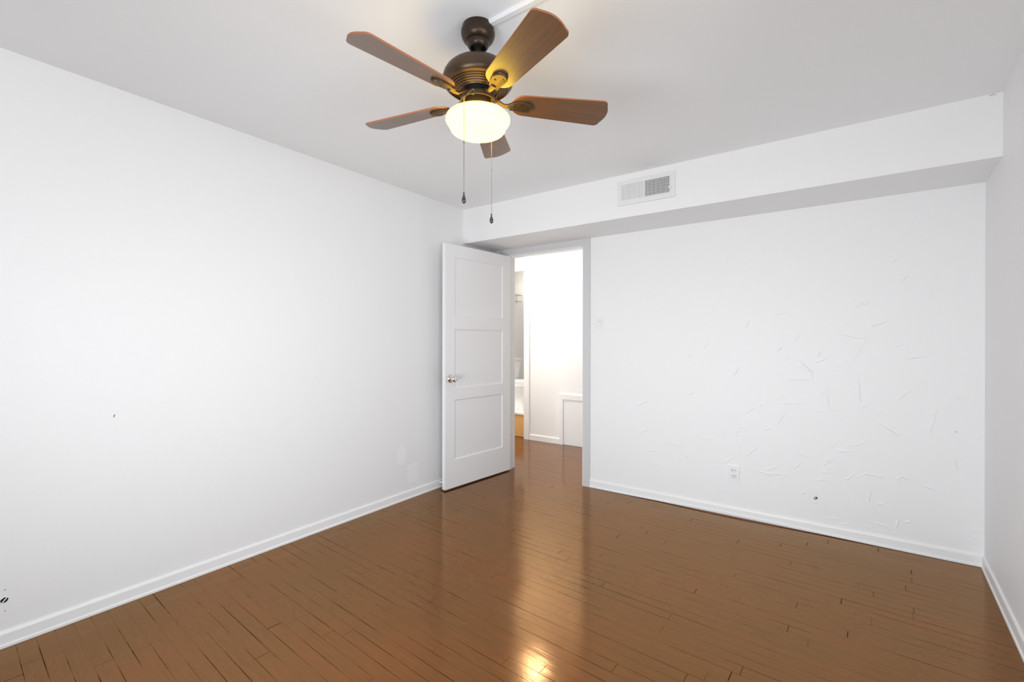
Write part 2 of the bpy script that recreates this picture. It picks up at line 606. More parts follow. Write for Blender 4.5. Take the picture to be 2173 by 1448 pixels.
bm = bmesh.new()
MR = Matrix.Translation((XR, 0, 0)) @ Matrix.Rotation(math.atan2(dr.y, dr.x), 4, 'Z')   # x runs along the wall to the rear, +y is outward
ca = math.cos(RA)
wa, wb = -WIB[1] / ca, -WIB[0] / ca
for a, b in (((0, 0, 0), (wa, .12, HC)), ((wb, 0, 0), (-YR + .3, .12, HC)), ((wa, 0, 0), (wb, .12, WIB[2])), ((wa, 0, WIB[3]), (wb, .12, HC))):
    box(bm, a, b, mx=MR)
struct('wall_right', bm, WHITE, 'bare white wall at the right edge of the photo', 'wall')

x0, x1, z0, z1 = WIN
bm = boxes(((-0.1, YR - .12, 0), (x0, YR, HC)), ((x1, YR - .12, 0), (XR + .25, YR, HC)), ((x0, YR - .12, 0), (x1, YR, z0)), ((x0, YR - .12, z1), (x1, YR, HC)))
struct('wall_rear', bm, WHITE, 'white wall behind the viewer with a window', 'wall')
wn = thing('window_1', 'white framed window behind the viewer', 'window', ((x0 + x1) / 2, YR, z0))
wn['kind'] = 'structure'
hw, hh_ = (x1 - x0) / 2, z1 - z0
bm = boxes(((-hw - .06, 0, -.06), (-hw, .015, hh_ + .06)), ((hw, 0, -.06), (hw + .06, .015, hh_ + .06)), ((-hw, 0, hh_), (hw, .015, hh_ + .06)), ((-hw, 0, -.06), (hw, .05, 0)))
obj('window_frame', bm, TRIM, wn)

wn = thing('window_2', 'wide white framed window in the right wall behind the viewer', 'window', tuple(MR @ Vector(((wa + wb) / 2, 0, WIB[2]))), (0, 0, math.atan2(dr.y, dr.x)))
wn['kind'] = 'structure'
hw, hh_ = (wb - wa) / 2, WIB[3] - WIB[2]
bm = boxes(((-hw - .06, -.015, -.06), (-hw, 0, hh_ + .06)), ((hw, -.015, -.06), (hw + .06, 0, hh_ + .06)), ((-hw, -.015, hh_), (hw, 0, hh_ + .06)), ((-hw, -.05, -.06), (hw, 0, 0)))
obj('window_frame', bm, TRIM, wn)

# boxed-in soffit along the back wall
bm = boxes(((0.0, -SOFD, SOFZ), (XR + 0.05, -0.0005, HC - 0.0005)))
struct('wall_soffit', bm, WHITE, 'boxed-in white soffit running along the top of the back wall', 'soffit')

# hall and bathroom beyond the door
BX0, BX1, BZ = -1.15, -0.4760, 2.135              # bathroom door opening in the hall wall
STEP = 0.287
bm = boxes(((HX0, HY, 0), (BX0, HY + .085, HC)), ((BX1, HY, 0), (HX1, HY + .085, HC)), ((BX0, HY, BZ), (BX1, HY + .085, HC)))
struct('wall_hall', bm, WHITE, 'white hallway wall seen through the open doorway', 'wall')
bm = boxes(((HX0 - .1, WT, 0), (HX0, HY, HC)))
struct('wall_hall_left', bm, WHITE, 'white end wall of the hallway, left', 'wall')
bm = boxes(((HX1, WT, 0), (HX1 + .1, HY, HC)))
struct('wall_hall_right', bm, WHITE, 'white end wall of the hallway, right', 'wall')
bm = boxes(((HX0, 0.0, 0), (-0.1, WT, HC)))
struct('wall_hall_front', bm, WHITE, 'white hallway wall beside the bedroom', 'wall')
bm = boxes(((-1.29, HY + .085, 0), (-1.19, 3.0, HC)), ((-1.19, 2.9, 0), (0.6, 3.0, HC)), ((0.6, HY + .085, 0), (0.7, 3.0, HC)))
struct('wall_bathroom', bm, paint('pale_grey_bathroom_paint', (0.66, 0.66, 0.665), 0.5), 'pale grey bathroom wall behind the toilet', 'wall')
bm = boxes(((-1.19, HY + .085, STEP - .03), (0.6, 2.9, STEP)))
struct('floor_bathroom', bm, MARBLE, 'raised white bathroom floor under the toilet', 'floor')
bm = boxes(((BX0, HY + .055, 0.006), (BX1, HY + .085, STEP)))
struct('trim_riser', bm, RISER, 'honey coloured wooden step up into the bathroom', 'step')
bm = boxes(((BX0, HY + .045, STEP - 0.0005), (BX1, HY + .14, STEP + 0.025)), bev=.004)
struct('trim_threshold', bm, MARBLE, 'white marble threshold on top of the bathroom step', 'threshold')

# ------------------------------------------------------------------ trim
def base_prof(h, t=0.010, shoe=0.0145, sh=0.014, z=0.0):
    return [(0, z), (shoe, z), (shoe, z + sh * .7), (shoe - .003, z + sh), (t, z + sh + .001), (t, h - .010), (t - .002, h - .004), (t - .006, h), (0, h)]


bm = bmesh.new()
sweep(bm, ((0, YR, 0), (0, 0, 0), (1, 0, 0)), base_prof(0.064))
struct('baseboard_left', bm, TRIM, 'white baseboard along the left wall', 'baseboard')
bm = bmesh.new()
# the back baseboard bows up off the floor in the middle, leaving a dark gap
nb, prev = 28, None
xa, xb = 1.0397, XR - .003
for i in range(nb + 1):
    t_ = i / nb
    x = xa + (xb - xa) * t_
    g = 0.011 * math.exp(-((t_ - 0.47) / 0.22) ** 2)
    pr = base_prof(0.066, z=0.0015 + g)
    row = [bm.verts.new((x, -o_, z)) for o_, z in pr]
    if prev:
        for k in range(len(pr)):
            j = (k + 1) % len(pr)
            bm.faces.new((prev[k], prev[j], row[j], row[k]))
    else:
        bm.faces.new(row)
    prev = row
bm.faces.new(prev)
struct('baseboard_back', bm, TRIM, 'white baseboard along the back wall, lifted off the floor mid-way', 'baseboard')
bm = bmesh.new()
sweep(bm, (Vector((XR, 0, 0)) + dr * 0.0, Vector((XR, 0, 0)) + dr * (-YR - .01), nr), base_prof(0.068))
struct('baseboard_right', bm, TRIM, 'white baseboard along the right wall', 'baseboard')
bm = bmesh.new()
sweep(bm, ((-0.400, HY, 0), (0.031, HY, 0), (0, -1, 0)), base_prof(0.068, 0.012, 0.012))
struct('baseboard_hall', bm, TRIM, 'white baseboard on the hallway wall', 'baseboard')

# bedroom door casing: jambs, head, stop
CT = 0.011
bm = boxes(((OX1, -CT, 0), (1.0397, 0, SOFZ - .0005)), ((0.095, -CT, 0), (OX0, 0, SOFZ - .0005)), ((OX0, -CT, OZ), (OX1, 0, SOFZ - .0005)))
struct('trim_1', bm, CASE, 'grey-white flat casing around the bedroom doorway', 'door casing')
bm = boxes(((OX0 - .001, -CT + .002, 0), (OX0 + .004, WT + .01, OZ)), ((OX1 - .004, -CT + .002, 0), (OX1 + .001, WT + .01, OZ)), ((OX0, -CT + .002, OZ - .004), (OX1, WT + .01, OZ + .001)),
           ((OX0 + .004, .035, 0), (OX0 + .014, .07, OZ - .004)), ((OX1 - .014, .035, 0), (OX1 - .004, .07, OZ - .004)), ((OX0 + .004, .035, OZ - .014), (OX1 - .004, .07, OZ - .004)))
struct('trim_2', bm, TRIM, 'white jamb lining with stop inside the bedroom doorway', 'door jamb')
# bathroom door casing on the hall wall
bm = boxes(((BX1 - .004, HY - .016, 0), (-0.4025, HY + .002, 2.20)), ((BX0 - .07, HY - .016, 0), (BX0 + .004, HY + .002, 2.20)), ((BX0 + .004, HY - .016, BZ - .004), (BX1 - .004, HY + .002, 2.20)),
           ((BX1 - .004, HY, 0), (BX1 + .001, HY + .08, BZ)), ((BX0, HY, BZ - .004), (BX1 - .004, HY + .085, BZ + .001)))
struct('trim_3', bm, TRIM, 'white casing around the bathroom doorway in the hall', 'door casing')

# ------------------------------------------------------------------ bedroom door leaf
DW, DT, DZ0, DZ1 = 0.812, 0.036, 0.012, 2.046
ANG = math.atan2(-0.8186, -0.0774)                 # hinge -> free edge, leaf swung past square
door = thing('door_1', 'open white three-panel door swung back toward the left wall', 'door', (0.2027, 0.0, 0), (0, 0, ANG))
door['kind'] = 'structure'
# local: x along the leaf from hinge (0) to free edge (DW); visible face at y=0 looks +y (into the room), thickness to -y
d0 = 0.0
st0, st1 = 0.105, 0.107
rows = [(0.243, 0.745), (0.842, 1.338), (1.450, 1.943)]
bm = bmesh.new()
REC = 0.009
sx0, sx1 = st1, DW - st0
parts = [((0, -DT, DZ0), (sx0, 0, DZ1)), ((sx1, -DT, DZ0), (DW, 0, DZ1))]
zs = [DZ0] + [z for r_ in rows for z in r_] + [DZ1]
for i in range(0, len(zs), 2):
    parts.append(((sx0, -DT, zs[i]), (sx1, 0, zs[i + 1])))
for a, b in parts:
    box(bm, a, b)
bmesh.ops.remove_doubles(bm, verts=bm.verts, dist=1e-5)
obj('door_frame', bm, DOORM, door)
for z0_, z1_ in rows:
    bm = bmesh.new()
    # recessed flat panel with a small bevelled sticking around it
    box(bm, (sx0, -DT + REC, z0_), (sx1, -REC, z1_))
    for s_, yy in ((1, 0.0), (-1, -DT)):
        w_ = 0.009
        o4 = [(sx0, z0_), (sx1, z0_), (sx1, z1_), (sx0, z1_)]
        i4 = [(sx0 + w_, z0_ + w_), (sx1 - w_, z0_ + w_), (sx1 - w_, z1_ - w_), (sx0 + w_, z1_ - w_)]
        yo, yi = (-0.0025, -REC + .0003) if s_ == 1 else (-DT + .0025, -DT + REC - .0003)
        A = [bm.verts.new((x, yo, z)) for x, z in o4]
        B_ = [bm.verts.new((x, yi, z)) for x, z in i4]
        for k in range(4):
            bm.faces.new((A[k], A[(k + 1) % 4], B_[(k + 1) % 4], B_[k]))
    obj('door_panel', bm, DOORM, door)
KX, KZ = DW - 0.057, 0.925
mk = Matrix.Translation((KX, 0, KZ)) @ Matrix.Rotation(R(-90), 4, 'X')
bm = lathe([(0, -.001), (0.033, -.001), (0.033, .003), (0.030, .007), (0.022, .010), (0.012, .012), (0.0105, .022), (0.012, .028), (0.020, .033), (0.0255, .041), (0.0265, .048), (0.024, .056), (0.018, .0605), (0.010, .062), (0.004, .0615), (0.0035, .058), (0, .058)], 40, mx=mk)
obj('door_knob', bm, CHROME, door, smooth=50)
mk2 = Matrix.Translation((KX, -DT, KZ)) @ Matrix.Rotation(R(90), 4, 'X')
bm = lathe([(0, -.001), (0.033, -.001), (0.033, .003), (0.022, .010), (0.0105, .013), (0.0105, .024), (0.020, .030), (0.0245, .038), (0.022, .046), (0.010, .050), (0, .050)], 32, mx=mk2)
obj('door_knob', bm, CHROME, door, smooth=50)
bm = boxes(((DW - .0005, -DT + .006, KZ - .028), (DW + .0015, -.006, KZ + .028)))
box(bm, (DW + .001, -DT * .5 - .007, KZ - .009), (DW + .009, -DT * .5 + .006, KZ + .009), .002)
lp = obj('latch_plate', bm, PLASTIC, door)
tag(lp, 'painted-over latch plate')
for hz in (0.22, 1.02, 1.83):
    bm = bmesh.new()
    tube(bm, [(-.004, -DT - .004, hz - .045), (-.004, -DT - .004, hz + .045)], .006, 12)
    obj('hinge', bm, TRIM, door, smooth=True)

bm = lathe([(0, 0), (0.007, 0), (0.007, .022), (0.010, .024), (0.011, .032), (0.008, .040), (0, .041)], 20, mx=Matrix.Rotation(R(90), 4, 'Y'))
ds = tag(obj('door_stop', bm, PLASTIC, smooth=50), 'small white door stop on the left baseboard behind the door edge', 'door stop')
ds.location = (0.0095, -0.745, 0.044)

# ------------------------------------------------------------------ ceiling fan
FX, FY = 1.642, -2.2165
fan = thing('ceiling_fan', 'bronze ceiling fan with five walnut blades and a lit glass bowl', 'ceiling fan', (FX, FY, HC))
zz = lambda z: z - HC
L_ = lambda pr: [(r, zz(z)) for r, z in pr]

bm = lathe(L_([(0, HC - .0005), (0.0585, HC - .0005), (0.0595, HC - .006), (0.0600, HC - .013), (0.0625, HC - .0145), (0.0638, HC - .020), (0.0635, 2.3885), (0.0612, 2.3780), (0.0562, 2.3685), (0.0500, 2.3615), (0.0455, 2.3585), (0.0428, 2.3575), (0.0420, 2.3525), (0.0395, 2.3455), (0.0358, 2.3395), (0.0325, 2.3365), (0.0295, 2.3365), (0.0275, 2.3400), (0.0262, 2.3600), (0, 2.3620)]), 56)
can = obj('canopy', bm, BRONZE, fan, smooth=35)
for a in (200, 20):
    bm = lathe([(0, 0), (.004, 0), (.003, .002), (0, .0025)], 12, mx=Matrix.Translation((.0635 * math.cos(R(a)), .0635 * math.sin(R(a)), -.022)) @ Matrix.Rotation(R(a), 4, 'Z') @ Matrix.Rotation(R(90), 4, 'Y'))
    s_ = obj('canopy_screw', bm, BRASS, fan, smooth=True)
    s_.parent = can
bm = lathe(L_([(0, 2.366), (0.020, 2.363), (0.0235, 2.356), (0.021, 2.349), (0.0130, 2.345), (0, 2.345)]), 32)
obj('hanger_ball', bm, DARK, fan, smooth=True)
bm = lathe(L_([(0, HC - .08), (0.0125, HC - .08), (0.0125, 2.279), (0.018, 2.278), (0.018, 2.266), (0, 2.266)]), 28)
obj('downrod', bm, BRONZE, fan, smooth=40)
prof = [(0, 2.2715), (0.030, 2.2715), (0.060, 2.2705), (0.088, 2.2680), (0.0895, 2.2692), (0.0930, 2.2680), (0.1070, 2.2605), (0.1190, 2.2490), (0.1270, 2.2360), (0.1310, 2.2230), (0.1315, 2.2120), (0.1290, 2.2020), (0.1240, 2.1950), (0.1190, 2.1915)]
r_, z_ = 0.1165, 2.1905
for i in range(5):                                # stepped vent ribs under the housing
    prof += [(r_, z_), (r_ - .0028, z_ - .0018), (r_ - .0038, z_ - .0045), (r_ - .0040, z_ - .0030), (r_ - .0052, z_ - .0008), (r_ - .0074, z_ - .0010)]
    r_ -= 0.0080
    z_ -= 0.0042
prof += [(r_ - .002, z_ - .002), (r_ - .006, z_ - .0015), (r_ - .008, z_ + .008), (0.050, z_ + .010), (0, z_ + .010)]
obj('motor_housing', lathe(L_(prof), 72), BRONZE2, fan, smooth=30)
bm = lathe(L_([(0, 2.180), (.050, 2.180), (.050, 2.158), (0, 2.158)]), 40)
obj('flywheel', bm, DARK, fan, smooth=40)
# switch housing: a cup that is open underneath
bm = lathe(L_([(0, 2.160), (0.050, 2.160), (0.0600, 2.1585), (0.0640, 2.155), (0.0655, 2.149), (0.0655, 2.1375), (0.0660, 2.1345), (0.0645, 2.1335), (0.0625, 2.1345), (0.0620, 2.150), (0.050, 2.152), (0, 2.152)]), 56)
sw = obj('switch_housing', bm, BRONZE2, fan, smooth=35)
bm = lathe(L_([(0, 2.153), (0.048, 2.153), (0.048, 2.118), (0.046, 2.112), (0, 2.112)]), 40)
obj('light_fitter', bm, BRONZE, fan, smooth=35)
for a in (-70, 50, 170):
    bm = bmesh.new()
    d = Vector((math.cos(R(a)), math.sin(R(a)), 0))
    tube(bm, [d * .046 + Vector((0, 0, zz(2.141))), d * .060 + Vector((0, 0, zz(2.141)))], .003, 10)
    tube(bm, [d * .0585 + Vector((0, 0, zz(2.141))), d * .0605 + Vector((0, 0, zz(2.141)))], .006, 12)
    t_ = obj('thumb_screw', bm, BRASS, fan, smooth=True)
bm = lathe(L_([(0.0, 2.1150), (0.046, 2.1140), (0.055, 2.1100), (0.068, 2.1035), (0.085, 2.0965), (0.100, 2.0895), (0.1110, 2.0830), (0.1180, 2.0765), (0.1205, 2.0700), (0.1195, 2.0620), (0.1145, 2.0540), (0.1080, 2.0490), (0.1035, 2.0465), (0.1020, 2.0445), (0.1035, 2.0415), (0.1042, 2.0365), (0.1025, 2.0315), (0.0980, 2.0265), (0.0910, 2.0222), (0.0790, 2.0180), (0.0620, 2.0142), (0.0400, 2.0115), (0.0200, 2.0105), (0, 2.0100)]), 72)
bw = obj('glass_bowl', bm, BOWL, fan, smooth=60)
tag(bw, 'glowing cream glass bowl')

# one blade with its bracket, then four copies
def blade_outline():
    pts = []
    xr0, xr1 = 0.128, 0.512
    h0, h1 = 0.051, 0.0655
    n = 14
    for i in range(n + 1):                         # rounded root, from -y round to +y
        a = -math.pi / 2 - math.pi * i / n
        pts.append((xr0 + 0.052 + 0.052 * math.cos(a), h0 * math.sin(a) * -1 * -1))
    pts = [(x, y) for x, y in pts]
    root = [(0.128 + 0.052 * (1 - math.sin(math.pi * i / n)), -h0 * math.cos(math.pi * i / n)) for i in range(n + 1)]
    # tip: shallow arc with rounded corners
    rc = 0.020
    tip = []
    for i in range(7):
        a = R(90 - 15 * i * 0.93)
        tip.append((xr1 - 0.014 - rc + rc * math.cos(a), h1 - rc + rc * math.sin(a)))
    for i in range(1, 8):
        y = (h1 - rc) * (1 - 2 * i / 8)
        tip.append((xr1 - 0.014 * (abs(y) / (h1 - rc)) ** 2, y))
    tip += [(x, -y) for x, y in tip[:7][::-1]]
    return root + tip


BL_Z = 2.1405


def make_blade():
    bm = prism(bmesh.new(), blade_outline(), -0.0030, 0.0030, 0.0008, side_mat=1)
    b = obj('blade', bm, None, fan, mats=[BLADE, BLADE_EDGE])
    return b


def make_bracket():
    bm = bmesh.new()
    # cast arm from the flywheel rising to the pad
    tube(bm, [(0.048, 0, 0.018), (0.064, 0, 0.014), (0.082, 0, 0.002), (0.098, 0, -0.009), (0.115, 0, -0.010), (0.135, 0, -0.007)], [.008, .009, .0085, .0085, .010, .012], 12, 0.62)
    # leaf-shaped pad under the blade
    n = 22
    out = []
    for i in range(n):
        a = 2 * math.pi * i / n
        x, y = math.cos(a), math.sin(a)
        hwid = 0.0255 + 0.0055 * x
        out.append((0.163 + 0.051 * x, hwid * y))
    prism(bm, out, -0.0035, -0.0095, 0.0012)
    # fluted ribs along one side and a raised crescent end
    for k in range(3):
        tube(bm, [(0.122, 0.010 + .0045 * k, -0.0095), (0.190 - .003 * k, 0.009 + .0052 * k, -0.0095)], .0018, 8)
    cres = [(0.163 + 0.046 * math.cos(R(a)), 0.0265 * math.sin(R(a)), -0.0100) for a in range(-80, 66, 12)]
    tube(bm, cres, [.0012] + [.0032] * (len(cres) - 2) + [.0012], 8)
    return obj('blade_bracket', bm, BRONZE2, fan, smooth=35)


bl, bk = make_blade(), make_bracket()
bm = bmesh.new()
lathe([(0, 0), (.004, 0), (.0036, -.0018), (0, -.0024)], 12, bm, Matrix.Translation((.165, -.010, -.0095)))
scr = obj('bracket_screw', bm, BRONZE, None, smooth=True)
scr.parent = bk
PH = R(-25.4)
for k in range(5):
    if k == 0:
        b1, b2 = bl, bk
    else:
        b1, b2 = bl.copy(), bk.copy()
        s2 = scr.copy()
        for q in (b1, b2, s2):
            C.objects.link(q)
        s2.parent = b2
    for q in (b1, b2):
        q.parent = fan
        q.location = (0, 0, zz(BL_Z))
        q.rotation_mode = 'XYZ'
        q.rotation_euler = (-0.2398, 0, PH + k * R(72))


def pull_chain(px, py, za, zc, arm=None, joint=None):
    bm = bmesh.new()
    lx, ly = px - FX, py - FY
    if arm:
        tube(bm, arm, .0018, 8)
    z = za
    while z > zc + .003:
        bmesh.ops.create_icosphere(bm, subdivisions=1, radius=.0020, matrix=Matrix.Translation((lx, ly, zz(z))))
        z -= 0.0044
    tube(bm, [(lx, ly, zz(za)), (lx, ly, zz(zc))], .0005, 5)
    for j in joint or []:
        lathe([(0, .005), (.0026, .004), (.0026, -.004), (0, -.005)], 12, bm, Matrix.Translation((lx, ly, zz(j))))
    ch = obj('pull_chain', bm, BRASS, fan, smooth=True)
    bm = lathe([(0, .002), (.0030, .0015), (.0030, -.006), (.0024, -.007), (.0036, -.010), (.0066, -.020), (.0076, -.027), (.0066, -.033), (.0036, -.0365), (0, -.0372)], 20, mx=Matrix.Translation((lx, ly, zz(zc))))
    kn = obj('pull_knob', bm, PULL, fan, smooth=60)
    kn.parent = ch
    tag(kn, 'dark teardrop pull knob')


c1 = (1.6785, -2.3370)
pull_chain(*c1, 2.088, 1.757, arm=[(0.030, -.054, zz(2.146)), (0.0315, -.068, zz(2.146)), (0.034, -.095, zz(2.118)), (c1[0] - FX, c1[1] - FY, zz(2.088))], joint=[1.934])
c2 = (1.6120, -2.0955)
pull_chain(*c2, 2.096, 1.748, arm=[(-.028, .050, zz(2.146)), (-.029, .070, zz(2.142)), (c2[0] - FX, c2[1] - FY, zz(2.096))], joint=[1.925])

# surface raceway feeding the fan
RX0, RX1 = 1.697, XR + dr.x * 2.21 - .002
bm = bmesh.new()
pr = [(-.0140, 0), (-.0140, -.004), (-.0095, -.014), (.0095, -.014), (.0140, -.004), (.0140, 0)]
a = [bm.verts.new((RX0, -2.2135 + o, HC - .0004 + z)) for o, z in pr]
b = [bm.verts.new((RX1, -2.2135 + o, HC - .0004 + z)) for o, z in pr]
for i in range(6):
    bm.faces.new((a[i], a[(i + 1) % 6], b[(i + 1) % 6], b[i]))
bm.faces.new(a)
bm.faces.new(b)
tag(obj('cable_raceway', bm, TRIM), 'white plastic cable raceway on the ceiling leading to the fan', 'cable cover')

# ------------------------------------------------------------------ register in the soffit
vent = thing('air_vent', 'white metal air vent register in the soffit face', 'air vent', (1.6675, -SOFD, 2.199))
VW, VH = 0.4035, 0.1745
bm = bmesh.new()
ox, oz = VW / 2, VH
ix0, ix1, iz0, iz1 = -0.1725, 0.1665, 0.0345, 0.1430
cxm = -0.0050


def plate(x0, x1, z0, z1):
    box(bm, (x0, -.006, z0), (x1, -.001, z1))


plate(-ox, ix0, 0, oz)
plate(ix1, ox, 0, oz)
plate(ix0, ix1, 0, iz0)
plate(ix0, ix1, iz1, oz)
plate(cxm - .0035, cxm + .0035, iz0, iz1)
bmesh.ops.remove_doubles(bm, verts=bm.verts, dist=1e-6)
box(bm, (-ox, -.0025, 0), (ox, -.0006, .0025))
obj('vent_frame', bm, VENTW, vent)
bm = boxes(((ix0 - .002, -.0009, iz0 - .002), (ix1 + .002, -.0004, iz1 + .002)))
obj('vent_duct', bm, DARK, vent)
for (xa_, xb_, ang, n, wd) in ((ix0, cxm - .0035, -62, 22, .0078), (cxm + .0035, ix1, 44, 20, .0050)):
    bm = bmesh.new()
    for i in range(n):
        x = xa_ + (i + .5) * (xb_ - xa_) / n
        box(bm, (-wd / 2, -.0004, iz0), (wd / 2, .0004, iz1), mx=Matrix.Translation((x, -.0044, 0)) @ Matrix.Rotation(R(ang - 0), 4, 'Z') if ang > 0 else Matrix.Translation((x, -.0044, 0)) @ Matrix.Rotation(R(ang + 45), 4, 'Z'))
    obj('louver_bank', bm, VENTW, vent)
bm = bmesh.new()
for i in range(6):
    z = iz0 + (i + .5) * (iz1 - iz0) / 6
    box(bm, (cxm + .004, -.0016, z - .006), (ix1, -.0010, z + .005))
obj('damper_blades', bm, VENTG, vent)
bm = boxes(((ix1 - .006, -.016, .060), (ix1 + .012, -.007, .070)), bev=.001)
box(bm, (ix1 + .006, -.010, .066), (ix1 + .010, -.006, .095), .001)
obj('damper_lever', bm, PLASTIC, vent)

# ------------------------------------------------------------------ switch, outlet, holes, marks
swt = thing('light_switch', 'white light switch plate beside the door casing', 'light switch', (1.1220, 0, 1.3385))
bm = boxes(((-.0350, -.006, 0), (.0350, .0, .1010)), bev=.002)
obj('switch_plate', bm, PLASTIC, swt)
bm = boxes(((-.0165, -.0085, .0205), (.0165, -.0055, .0805)), bev=.001)
obj('switch_insert', bm, PLASTIC2, swt)
bm = boxes(((-.0130, -.0115, .0250), (.0130, -.008, .0520)), bev=.0015)
obj('rocker', bm, PLASTIC, swt)
bm = lathe([(0, 0), (.0085, 0), (.0080, .006), (.006, .0075), (0, .0078)], 24, mx=Matrix.Translation((0, -.0085, .0665)) @ Matrix.Rotation(R(90), 4, 'X'))
obj('dimmer_knob', bm, PLASTIC, swt, smooth=40)

outl = thing('power_outlet', 'white double socket outlet low on the back wall', 'power outlet', (2.1505, 0, 0.2530))
bm = boxes(((-.0375, -.006, 0), (.0375, .0, .1080)), bev=.002)
obj('outlet_plate', bm, PLASTIC, outl)
for zc in (.0340, .0740):
    bm = bmesh.new()
    o_ = [(.0165 * math.cos(2 * math.pi * i / 32), max(-.0130, min(.0130, .0165 * math.sin(2 * math.pi * i / 32)))) for i in range(32)]
    prism(bm, o_, .0055, .0075, .0006)
    bmesh.ops.transform(bm, matrix=Matrix.Translation((0, 0, zc)) @ Matrix.Rotation(R(90), 4, 'X'), verts=bm.verts)
    so = obj('socket', bm, PLASTIC2, outl)
    bm = boxes(((-.0085, -.0079, zc - .003), (-.0060, -.0070, zc + .006)), ((.0060, -.0079, zc - .002), (.0085, -.0070, zc + .006)))
    so2 = obj('socket_slots', bm, SLOT, None)
    so2.parent = so
    bm = bmesh.new()
    gr = [(.0178 * math.cos(R(a)), -.0062, zc + .0150 * math.sin(R(a))) for a in (range(110, 251, 14) if zc > .05 else range(250, 381, 14))]
    tube(bm, gr, .0007, 6)
    g2 = obj('socket_rim', bm, VENTG, None)
    g2.parent = so


def cable_hole(loc, rotz, label, flip, s):
    h = thing('cable_hole', label, 'hole in wall', loc, (0, 0, rotz), group='cable holes low in the walls')
    rr = random.Random(3)
    n = 26
    bm = bmesh.new()
    rings = []
    for rad, dep in ((1.25, .0001), (1.05, -.0012), (0.98, -.0010), (0.90, -.0003)):
        rings.append([])
        for i in range(n):
            a = 2 * math.pi * i / n
            k = (1 + .10 * math.sin(2 * a + .7) + .05 * math.sin(5 * a)) * rad * s
            rings[-1].append(bm.verts.new((k * .92 * math.cos(a), dep, k * math.sin(a))))
    for a, b in zip(rings, rings[1:]):
        for i in range(n):
            bm.faces.new((a[i], a[(i + 1) % n], b[(i + 1) % n], b[i]))
    obj('torn_rim', bm, WHITE, h, smooth=True)
    bm = bmesh.new()
    bm.faces.new([bm.verts.new(((1 + .10 * math.sin(2 * (2 * math.pi * i / n) + .7)) * .95 * s * .92 * math.cos(2 * math.pi * i / n), -.0003, (1 + .10 * math.sin(2 * (2 * math.pi * i / n) + .7)) * .95 * s * math.sin(2 * math.pi * i / n))) for i in range(n)])
    obj('hole_cavity', bm, DARK, h)
    bm = bmesh.new()
    f = -1 if flip else 1
    box(bm, (-s * 1.05, -.0022, -s * .16), (s * 1.0, -.0006, s * .16), .0004, mx=Matrix.Rotation(R(52 * f), 4, 'Y'))
    obj('cable_end', bm, PLASTIC, h)
    if not flip:
        bm = bmesh.new()
        pts = [(s * .80 * math.cos(R(a)) - s * .25, s * .62 * math.sin(R(a)) - s * .10) for a in range(120, 300, 20)]
        prism(bm, pts, .0004, .0014)
        bmesh.ops.transform(bm, matrix=Matrix.Rotation(R(90), 4, 'X'), verts=bm.verts)
        obj('plaster_flap', bm, GREYP, h)
    for dz in (3.3, -3.5) if flip else (-3.0, 2.1):
        bm = lathe([(0, -.0002), (s * .16, -.0002), (s * .12, .0008), (0, .0004)], 12, mx=Matrix.Translation((s * .15, 0, dz * s)) @ Matrix.Rotation(R(90), 4, 'X'))
        obj('screw_hole', bm, SLOT, h)


cable_hole((2.6330, 0, 0.2255), 0, 'ragged dark cable hole near the floor in the back wall', False, .0115)
cable_hole((0, -3.2265, 0.1880), R(90), 'ragged dark cable hole low on the left wall at the photo edge', True, .0125)

bm = bmesh.new()
tube(bm, [(0, -.0008, -.006), (.002, -.0022, .001), (.004, -.0010, .008)], [.0008, .0016, .0006], 6)
o = tag(obj('wall_nail', bm, SLOT), 'tiny dark nail mark in the middle of the left wall', 'nail', 'nail marks on the walls')
o.location, o.rotation_euler = (0, -2.884, 0.888), (0, 0, R(90))
bm = bmesh.new()
tube(bm, [(-.003, -.0006, .002), (0, -.0016, 0), (.003, -.0006, -.002)], [.0008, .0014, .0008], 6)
o = tag(obj('wall_nail', bm, SLOT), 'tiny dark nail mark on the back wall near the right corner', 'nail', 'nail marks on the walls')
o.location = (3.2905, 0, 0.731)
bm = bmesh.new()
for dx, dz in ((-.010, 0), (-.002, .003), (.006, -.001)):
    bmesh.ops.create_icosphere(bm, subdivisions=1, radius=.004, matrix=Matrix.Translation((dx, 0, dz)) @ Matrix.Diagonal((1, .5, .5, 1)))
o = tag(obj('plaster_crumb', bm, GREYP), 'small grey plaster crumb at the top right end of the soffit', 'plaster chip')
o.location = (3.345, -SOFD - .001, HC - .008)

# ------------------------------------------------------------------ hall: access panel, lamp
ap = thing('access_panel', 'low white framed access panel on the hallway wall', 'access panel', (0.031, HY, 0))
PW, PH_ = 0.74, 0.603
bm = boxes(((0, -.016, 0), (.0515, 0, PH_)), ((PW - .0515, -.016, 0), (PW, 0, PH_)), ((.0515, -.016, PH_ - .062), (PW - .0515, 0, PH_)), bev=.001)
obj('panel_frame', bm, TRIM, ap)
bm = boxes(((.0545, -.007, .004), (PW - .0545, -.001, PH_ - .0645)))
obj('panel_board', bm, WHITE, ap)

